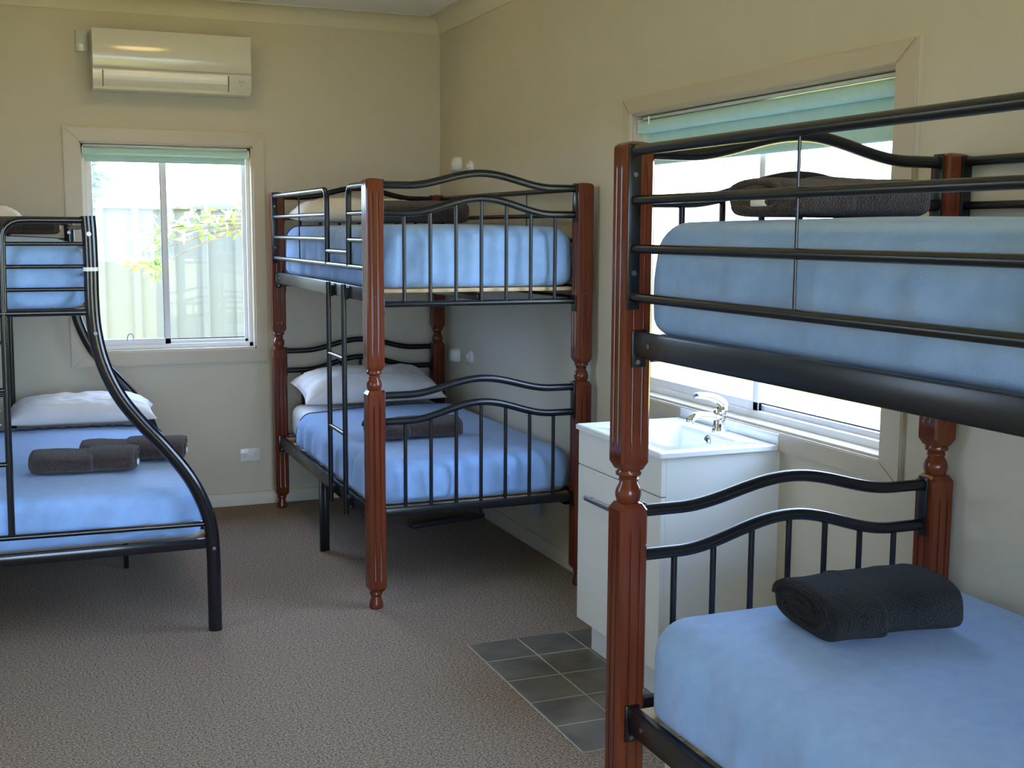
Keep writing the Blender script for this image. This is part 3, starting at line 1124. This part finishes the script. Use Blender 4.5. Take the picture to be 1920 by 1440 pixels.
for y, nm in ((CYF, 'near'), (CYB, 'far')):
    pth = catmull([cl(x, y, z) for x, z in CV], 5)
    p = MB().tube(pth, 0.0265, 18).build('curved_post', 'blackg', C)
    m = MB()
    m.tube([cl(-2.0795, y, 1.413), cl(-2.0795, y, 1.427)], 0.0280, 18)
    m.build('collar_ring', 'plastic', p)
    m = MB()
    m.lathe([(0.0085, -0.030), (0.0085, -0.0245)], cl(-2.083, y, 1.548), 12, 'y')
    m.build('bolt_cap', 'plastic', p)
    for x_, z_ in ((-2.073, 1.185), (-1.667, 0.335)):
        MB().lathe([(0.007, -0.0285), (0.007, -0.0245)], cl(x_, y, z_), 10, 'y').build('bolt', 'bolt', p)
    MB().tube([cl(CL, y, 0), cl(CL, y, 1.613)], 0.0265, 18).build('straight_post', 'blackg', C)
    # end frame of the upper bed: bent rail, bars and the ladder below it
    LX, LX2 = -2.378, -2.76
    m = MB()
    m.tube([cl(-2.083, y, 1.597), cl(LX + 0.09, y, 1.597)] + arc(cl(LX + 0.08, y, 1.597), cl(LX, y, 1.597), cl(LX + 0.002, y, 1.515))[1:] +
           [cl(LX - 0.004, y, 1.20), cl(LX - 0.012, y, 0.445)], 0.0125, 12)
    m.tube([cl(CL, y, 1.597), cl(LX2 - 0.09, y, 1.597)] + arc(cl(LX2 - 0.08, y, 1.597), cl(LX2, y, 1.597), cl(LX2 - 0.002, y, 1.515))[1:] +
           [cl(LX2 + 0.004, y, 1.20), cl(LX2 + 0.012, y, 0.445)], 0.0125, 12)
    e = m.build('end_frame', 'blackg', C)
    for z in (1.512, 1.430, 1.347):
        MB().tube([cl(-2.080, y, z), cl(LX, y, z)], 0.008, 10).build('bar', 'blackg', e)
        MB().tube([cl(CL, y, z), cl(LX2, y, z)], 0.008, 10).build('bar', 'blackg', e)
    for z in (0.712, 0.985):
        MB().tube([cl(LX - 0.008, y, z), cl(LX2 + 0.008, y, z)], 0.0095, 10).build('rung', 'blackg', e)
    MB().tube([cl(-2.078, y, 1.262), cl(CL, y, 1.262)], 0.0125, 12).build('cross_rail', 'blackg', C)
    MB().tube([cl(-1.678, y, 0.430), cl(CL, y, 0.445)], 0.0110, 12).build('cross_rail', 'blackg', C)
    MB().box(CL - OX, CX - OX, y - OY - 0.012, y - OY + 0.012, 0.333, 0.372, 0.004).build('bed_rail', 'blackg', C)
for x, z0, z1 in ((CX, 0.333, 0.372), (CL, 0.333, 0.372), (-2.079, 1.235, 1.285), (CL, 1.235, 1.285)):
    MB().box(x - OX - 0.012, x - OX + 0.012, CYF - OY + 0.02, CYB - OY - 0.02, z0, z1, 0.004).build('bed_rail', 'blackg', C)
for x in (-2.081, CL):
    m = MB()
    m.tube([cl(x, CYF, 1.575), cl(x, CYB, 1.575)], 0.0125, 12)
    g = m.build('guard_rail', 'blackg', C)
    for z in (1.49, 1.40):
        MB().tube([cl(x, CYF, z), cl(x, CYB, z)], 0.008, 10).build('bar', 'blackg', g)
for x in (-1.924, -2.70):
    MB().box(x - OX - 0.011, x - OX + 0.011, -1.118 - OY - 0.011, -1.118 - OY + 0.011, 0.0, 0.336, 0.002).build('centre_leg', 'blackg', C)
for k in range(9):
    y = CYF + 0.16 + k * (CYB - CYF - 0.32) / 8
    MB().box(CL - OX, CX - OX, y - OY - 0.03, y - OY + 0.03, 0.345, 0.362, 0.003).build('slat', 'slat', C)
    MB().box(CL - OX, -2.08 - OX, y - OY - 0.03, y - OY + 0.03, 1.25, 1.267, 0.003).build('slat', 'slat', C)

ccy = (CYF + CYB) / 2
cw = (CX - CL) - 0.075
cxm = (CX + CL) / 2
zC0, zC1 = 0.363, 0.552
mattress(cxm, ccy, cw, 1.90, zC0, zC1, 'white sheeted double mattress on the lower bed of the metal bunk', 12.0)
blanket(cxm, ccy, cw + 0.014, 1.893, zC0 + 0.004, zC1 + 0.012, 'blue fleece blanket with a frilled hem on the double bed of the metal bunk', 57.0,
        cut=0.66, cut_rot=0.02, fold=0.037, frill=True, slant=0.05)
uw = (-2.079 - CL) - 0.070
cxu = (-2.079 + CL) / 2
mattress(cxu, ccy, uw, 1.90, 1.270, 1.505, 'mattress on the upper bed of the metal bunk at the left', 14.0)
blanket(cxu, ccy, uw + 0.014, 1.900, 1.274, 1.517, 'blue fleece blanket with slanting folds on the upper bed of the metal bunk', 61.0,
        cut=0.60, fold=0.020, slant=0.22)
pillow((-2.06, -0.360, zC1 + 0.046), R(-2), R(4), 'plump white pillow on the double bed, at the curved post side', 8.0, w=0.72, d=0.36, h=0.125)
pillow((-2.77, -0.360, zC1 + 0.046), R(1), R(4), 'white pillow on the double bed, behind the ladder', 9.0, w=0.66, d=0.36, h=0.13)
pillow((-2.62, -0.43, 1.546), R(-1), R(3), 'white pillow on the upper bed of the metal bunk', 10.0, w=0.70, d=0.42, h=0.14)
towel((-2.105, -1.66, zC1 + 0.028), R(-9), 'brown rolled towel with a white tag, nearer of the two on the double bed', 0.40, 0.20, 0.095, 21.0, split=0.6, tagx=1)
towel((-1.895, -1.46, zC1 + 0.028), R(-9), 'brown rolled towel, farther of the two on the double bed', 0.42, 0.20, 0.09, 25.0, split=0.5, tagx=1)
towel((-2.36, -1.15, 1.541), R(-3), 'brown rolled towel on the upper bed of the metal bunk', 0.40, 0.20, 0.078, 29.0, tagx=1)

# ------------------------------------------------------------------ vanity
VX, VY0, VY1, VZ = -0.4603, -3.5304, -2.8949, 0.8683
V = empty('vanity_unit', (VX / 2, (VY0 + VY1) / 2, 0), 'white vanity cabinet with a basin standing under the right wall window', 'vanity')
OX, OY = VX / 2, (VY0 + VY1) / 2


def vb(m, x0, x1, y0, y1, z0, z1, bev=0.0):
    return m.box(x0 - OX, x1 - OX, y0 - OY, y1 - OY, z0, z1, bev)


m = MB()
fx0 = VX + 0.012           # front of doors
cb0, cb1 = VY0 + 0.012, VY1 - 0.006
def gable(ya_, yb_, xe):
    pr = [(fx0 + 0.018, 0.137), (-0.385, 0.137), (-0.385, 0.0055), (xe, 0.0055), (xe, VZ - 0.018), (fx0 + 0.018, VZ - 0.018)]
    m.rings([[Vector((x - OX, y - OY, z)) for x, z in pr] for y in (ya_, yb_)])


gable(cb0, cb0 + 0.016, -0.0004)
gable(cb1 - 0.016, cb1, -0.002)
vb(m, fx0 + 0.018, -0.004, cb0 + 0.0155, cb1 - 0.0155, 0.137, 0.15)
vb(m, -0.016, -0.004, cb0 + 0.0155, cb1 - 0.0155, 0.136, VZ - 0.019)
m.build('carcass', 'laminate', V, smooth=0)
m = MB()
vb(m, -0.385, -0.370, cb0 + 0.016, cb1 - 0.016, 0.0055, 0.14)
m.build('kickboard', 'laminate', V, smooth=0)
m = MB()
vb(m, fx0, fx0 + 0.018, cb0, cb1, 0.722, VZ - 0.020, 0.0015)
m.build('false_front', 'laminate', V, smooth=0)
m = MB()
vb(m, fx0, fx0 + 0.018, cb0, cb1, 0.137, 0.718, 0.0015)
dr = m.build('door', 'laminate', V, smooth=0)
m = MB()
vb(m, fx0 - 0.026, fx0 - 0.018, -3.31, -3.00, 0.606, 0.622, 0.002)
for yy in (-3.02, -3.29):
    vb(m, fx0 - 0.02, fx0, yy - 0.004, yy + 0.004, 0.609, 0.619)
m.build('handle', 'steel', dr, smooth=30)
# moulded basin top
bx0, bx1, by0, by1 = -0.385, -0.105, -3.435, -3.030
m = MB()
hole = [(bx0, by0), (bx1, by0), (bx1, by1), (bx0, by1)]


def rr(x0, x1, y0, y1, r, z, n=6):
    out = []
    for cx_, cy_, q0 in ((x1 - r, y0 + r, -PI / 2), (x1 - r, y1 - r, 0), (x0 + r, y1 - r, PI / 2), (x0 + r, y0 + r, PI)):
        for k in range(n):
            q = q0 + PI / 2 * k / (n - 1)
            out.append(Vector((cx_ + r * math.cos(q) - OX, cy_ + r * math.sin(q) - OY, z)))
    return out


T0 = VZ - 0.018
m.rings([rr(bx0 + 0.05, bx1 - 0.035, by0 + 0.07, by1 - 0.07, 0.04, VZ - 0.132),
         rr(bx0 + 0.035, bx1 - 0.012, by0 + 0.05, by1 - 0.05, 0.04, VZ - 0.125),
         rr(bx0 + 0.015, bx1 - 0.003, by0 + 0.02, by1 - 0.012, 0.03, VZ - 0.02),
         rr(bx0 + 0.006, bx1, by0 + 0.008, by1 - 0.004, 0.03, VZ - 0.004), rr(bx0, bx1 + 0.004, by0, by1, 0.03, VZ),
         rr(VX + 0.004, -0.001, VY0 + 0.004, VY1 - 0.004, 0.006, VZ), rr(VX, -0.001, VY0, VY1, 0.007, VZ - 0.004),
         rr(VX, -0.001, VY0, VY1, 0.007, T0), rr(VX + 0.03, -0.02, VY0 + 0.03, VY1 - 0.03, 0.006, T0),
         rr(bx0 - 0.01, bx1 + 0.01, by0 - 0.01, by1 + 0.01, 0.03, T0 - 0.002),
         rr(bx0 + 0.03, bx1 - 0.005, by0 + 0.04, by1 - 0.04, 0.04, VZ - 0.14)])
top = m.build('basin_top', 'ceramic', V, smooth=35)
m = MB()
m.lathe([(0.013, 0.0), (0.013, 0.004), (0.007, 0.004)], (bx1 - 0.018 - OX, -3.240 - OY, VZ - 0.038), 18, 'x')
m.lathe([(0.017, -0.006), (0.013, -0.010), (0.004, -0.010)], (bx1 - 0.001 - OX, -3.240 - OY, VZ - 0.026), 18, 'x')
ring = m.build('overflow_ring', 'chrome', top)
MB().lathe([(0.0125, -0.0075), (0.0125, -0.011), (0.0, -0.011)], (bx1 - 0.001 - OX, -3.240 - OY, VZ - 0.026), 18, 'x').build('overflow_hole', 'dark', top)
MB().lathe([(0.024, 0.0), (0.020, 0.003), (0.0, 0.003)], (-0.235 - OX, -3.232 - OY, VZ - 0.131), 18).build('drain', 'chrome', top)
m = MB()
vb(m, -0.0215, -0.001, VY0 - 0.004, VY1, VZ + 0.0005, VZ + 0.036, 0.002)
m.build('splashback', 'ceramic', V)
# mixer tap
m = MB()
tx, ty = -0.058 - OX, -3.232 - OY
m.lathe([(0.026, 0.0), (0.027, 0.005), (0.022, 0.012), (0.021, 0.055), (0.023, 0.068), (0.020, 0.078), (0.0, 0.080)], (tx, ty, VZ), 24)
m.tube(catmull([(tx, ty, VZ + 0.050), (tx - 0.05, ty, VZ + 0.058), (tx - 0.095, ty, VZ + 0.060), (tx - 0.118, ty, VZ + 0.048), (tx - 0.120, ty, VZ + 0.034)], 5),
       0.0135, 16)
m.build('tap', 'chrome', V)
m = MB()
pth = catmull([(tx + 0.012, ty, VZ + 0.078), (tx + 0.010, ty, VZ + 0.098), (tx - 0.03, ty, VZ + 0.122), (tx - 0.085, ty, VZ + 0.132), (tx - 0.105, ty, VZ + 0.130)], 5)
n = len(pth)
m.tube(pth, [0.0225 - 0.0145 * (k / (n - 1)) ** 0.8 for k in range(n)], 14)
m.build('tap_lever', 'chrome', V)

# ------------------------------------------------------------------ odds and ends under the beds
box = empty('storage_box', (-0.70, -4.56, 0), 'cream board box under the near lower bed', 'box')
m = MB()
m.box(-0.22, 0.30, -0.16, 0.16, 0.0, 0.32, 0.003)
m.build('box_body', 'cream', box, smooth=30)
m = MB()
for x in (-0.222,):
    m.box(x, x + 0.016, -0.163, -0.15, 0.0, 0.322, 0.002)
m.build('corner_strip', 'creamedge', box, smooth=30)
bar = MB()
bar.box(-0.23, 0.23, -0.035, 0.035, 0, 0.028, 0.010)
tag(bar.build('floor_bar', 'dark', loc=(-0.245, -0.82, 0), rotz=R(13)), 'long black bar lying on the carpet under the corner bunk', 'bar')

# ------------------------------------------------------------------ ceiling light (behind the top edge of the view), plus an added unseen one warming the walls
for (lx_, ly_), lab in (((-1.60, -1.35), 'round warm ceiling light above the gap between the far beds'),
                        ((-1.60, -5.20), 'unseen warm ceiling light added near the viewer to warm the walls')):
    lt = empty('ceiling_light', (lx_, ly_, ZC), lab, 'ceiling light', 'round ceiling lights')
    MB().lathe([(0.17, 0.0), (0.17, -0.018), (0.15, -0.022)], (0, 0, 0), 32).build('lamp_base', 'plastic', lt)
    MB().lathe([(0.150, -0.02), (0.145, -0.045), (0.12, -0.070), (0.06, -0.085), (0.0, -0.088)], (0, 0, 0), 32).build('diffuser', 'lamp', lt)

# ------------------------------------------------------------------ outdoors
GZ = -0.12
m = MB()
m.box(-60, 60, -60, 60, GZ - 0.2, GZ)
struct(m.build('ground', 'ground', smooth=0), 'dry bright ground outside the windows')
m = MB()
m.box(TH, 2.2, -12, 2.5, GZ, GZ + 0.012)
struct(m.build('path', 'concrete', smooth=0), 'pale concrete paving outside the right wall window')
m = MB()
m.box(XL - 0.75, 0.30, YN - 0.6, 0.65, 2.95, 3.1)  # unseen slab added to block light, overhangs sized for sun and sky
struct(m.build('roof', 'shedroof', smooth=0), 'unseen roof over the room, its eaves shaped to block light')

# ribbed steel fence beyond the back window
f = empty('steel_fence', (-1.5, 3.0, GZ), 'pale green ribbed steel fence beyond the back wall window', 'fence')
for s in range(4):
    m = MB()
    xs = -6.0 + s * 2.37
    prof = []
    nrib = 9
    for k in range(nrib):
        p = 2.36 / nrib
        b = xs + k * p
        prof += [(b, 0.0), (b + p * 0.70, 0.0), (b + p * 0.76, -0.030), (b + p * 0.94, -0.030)]
    prof.append((xs + 2.36, 0.0))
    rows = [[Vector((x, y, z)) for x, y in prof] + [Vector((x, y + 0.004, z)) for x, y in reversed(prof)] for z in (0.05, 1.86)]
    m.rings(rows)
    m.build('panel', 'fence', f, smooth=0)
    MB().box(xs - 0.03, xs + 0.01, -0.040, 0.03, 0, 1.90, 0.004).build('fence_post', 'fence', f)
    MB().box(xs, xs + 2.36, -0.036, 0.03, 1.845, 1.89, 0.004).build('top_rail', 'fence', f)

random.seed(4)


def leafy(name, loc, label, clusters, leaf, leaf_l, n, trunk, cat):
    root = empty(name, loc, label, cat)
    m = MB()
    m.tube(trunk, [0.03 - 0.02 * k / max(1, len(trunk) - 1) for k in range(len(trunk))], 8)
    for c, r in clusters:
        best = min((Vector(t) for t in trunk), key=lambda t: (t - Vector(c)).length)
        m.tube([best, (best + Vector(c)) / 2 + Vector((0, 0, 0.03)), c], [0.012, 0.008, 0.004], 6)
    m.build('branches', 'bark', root)
    m = MB()
    for c, r in clusters:
        for k in range(n):
            d = Vector((random.gauss(0, 1), random.gauss(0, 1), random.gauss(0, 1)))
            d = d.normalized() * r * random.random() ** 0.4
            p = Vector(c) + d
            q = Vector((random.gauss(0, 1), random.gauss(0, 1), random.gauss(0, 0.6) - 0.4)).normalized()
            w = q.cross(Vector((random.gauss(0, 1), random.gauss(0, 1), random.gauss(0, 1)))).normalized()
            L = leaf_l * random.uniform(0.7, 1.3)
            nrm = q.cross(w) * L * 0.10
            v = [m.bm.verts.new(x) for x in (p, p + q * L * 0.5 + w * L * 0.16 + nrm, p + q * L, p + q * L * 0.5 - w * L * 0.16 + nrm)]
            m._f(v)
    m.build('foliage', leaf, root, smooth=0)
    return root


# overhanging shrub in front of the fence
shr = [((0.0, 0.0, 0.0)), (0.05, -0.05, 0.8), (0.0, -0.05, 1.5), (-0.2, -0.1, 1.75)]
leafy('shrub', (-0.35, 2.6, GZ), 'pale leafy shrub hanging over in front of the steel fence',
      [((-0.95, -0.3, 1.70), 0.14), ((-0.75, -0.25, 1.78), 0.16), ((-0.5, -0.2, 1.80), 0.20), ((-0.25, -0.1, 1.78), 0.22), ((0.0, 0, 1.75), 0.22),
       ((-1.13, -0.35, 1.60), 0.10), ((-1.22, -0.35, 1.48), 0.08), ((-1.08, -0.35, 1.42), 0.07), ((0.2, 0.0, 1.55), 0.2)], 'leaf', 0.10, 46, shr, 'shrub')
for x, w, h, lab in ((-2.02, 0.30, 2.55, 'grey green tree beyond the fence, at the left pane edge'), (-1.60, 0.26, 2.72, 'narrow grey green tree beyond the fence')):
    leafy('tree', (x, 7.5, GZ), lab, [((0, 0, h - 0.15), w * 0.45), ((0.03, 0, h - 0.42), w * 0.6), ((0.05, 0, h - 0.7), w * 0.6), ((0, 0, h - 1.0), w * 0.55)],
          'leafd', 0.12, 130, [(0, 0, 0), (0, 0, 1.2), (0, 0, h - 0.4)], 'tree')
# shed beyond the right window
sh = empty('shed', (13.5, 18.3, GZ), 'pale grey garden shed far outside the right wall window', 'shed')
MB().box(-1.6, 1.6, -1.2, 1.2, 0, 1.85).build('wall_panels', 'shedwall', sh, smooth=0)
m = MB()
m.rings([[Vector((-1.8, y, 1.85)), Vector((0, y, 2.35)), Vector((1.8, y, 1.85))] for y in (-1.35, 1.35)])
m.build('roof', 'shedroof', sh, smooth=0)
pl = empty('planter_tub', (5.5, 6.42, GZ), 'dark grey planter tub standing outside beyond the vanity window', 'planter')
MB().lathe([(0.16, 0.0), (0.20, 0.30), (0.215, 0.30), (0.215, 0.34), (0.18, 0.34), (0.17, 0.28), (0.0, 0.28)], (0, 0, 0), 24).build('tub', 'grey', pl)
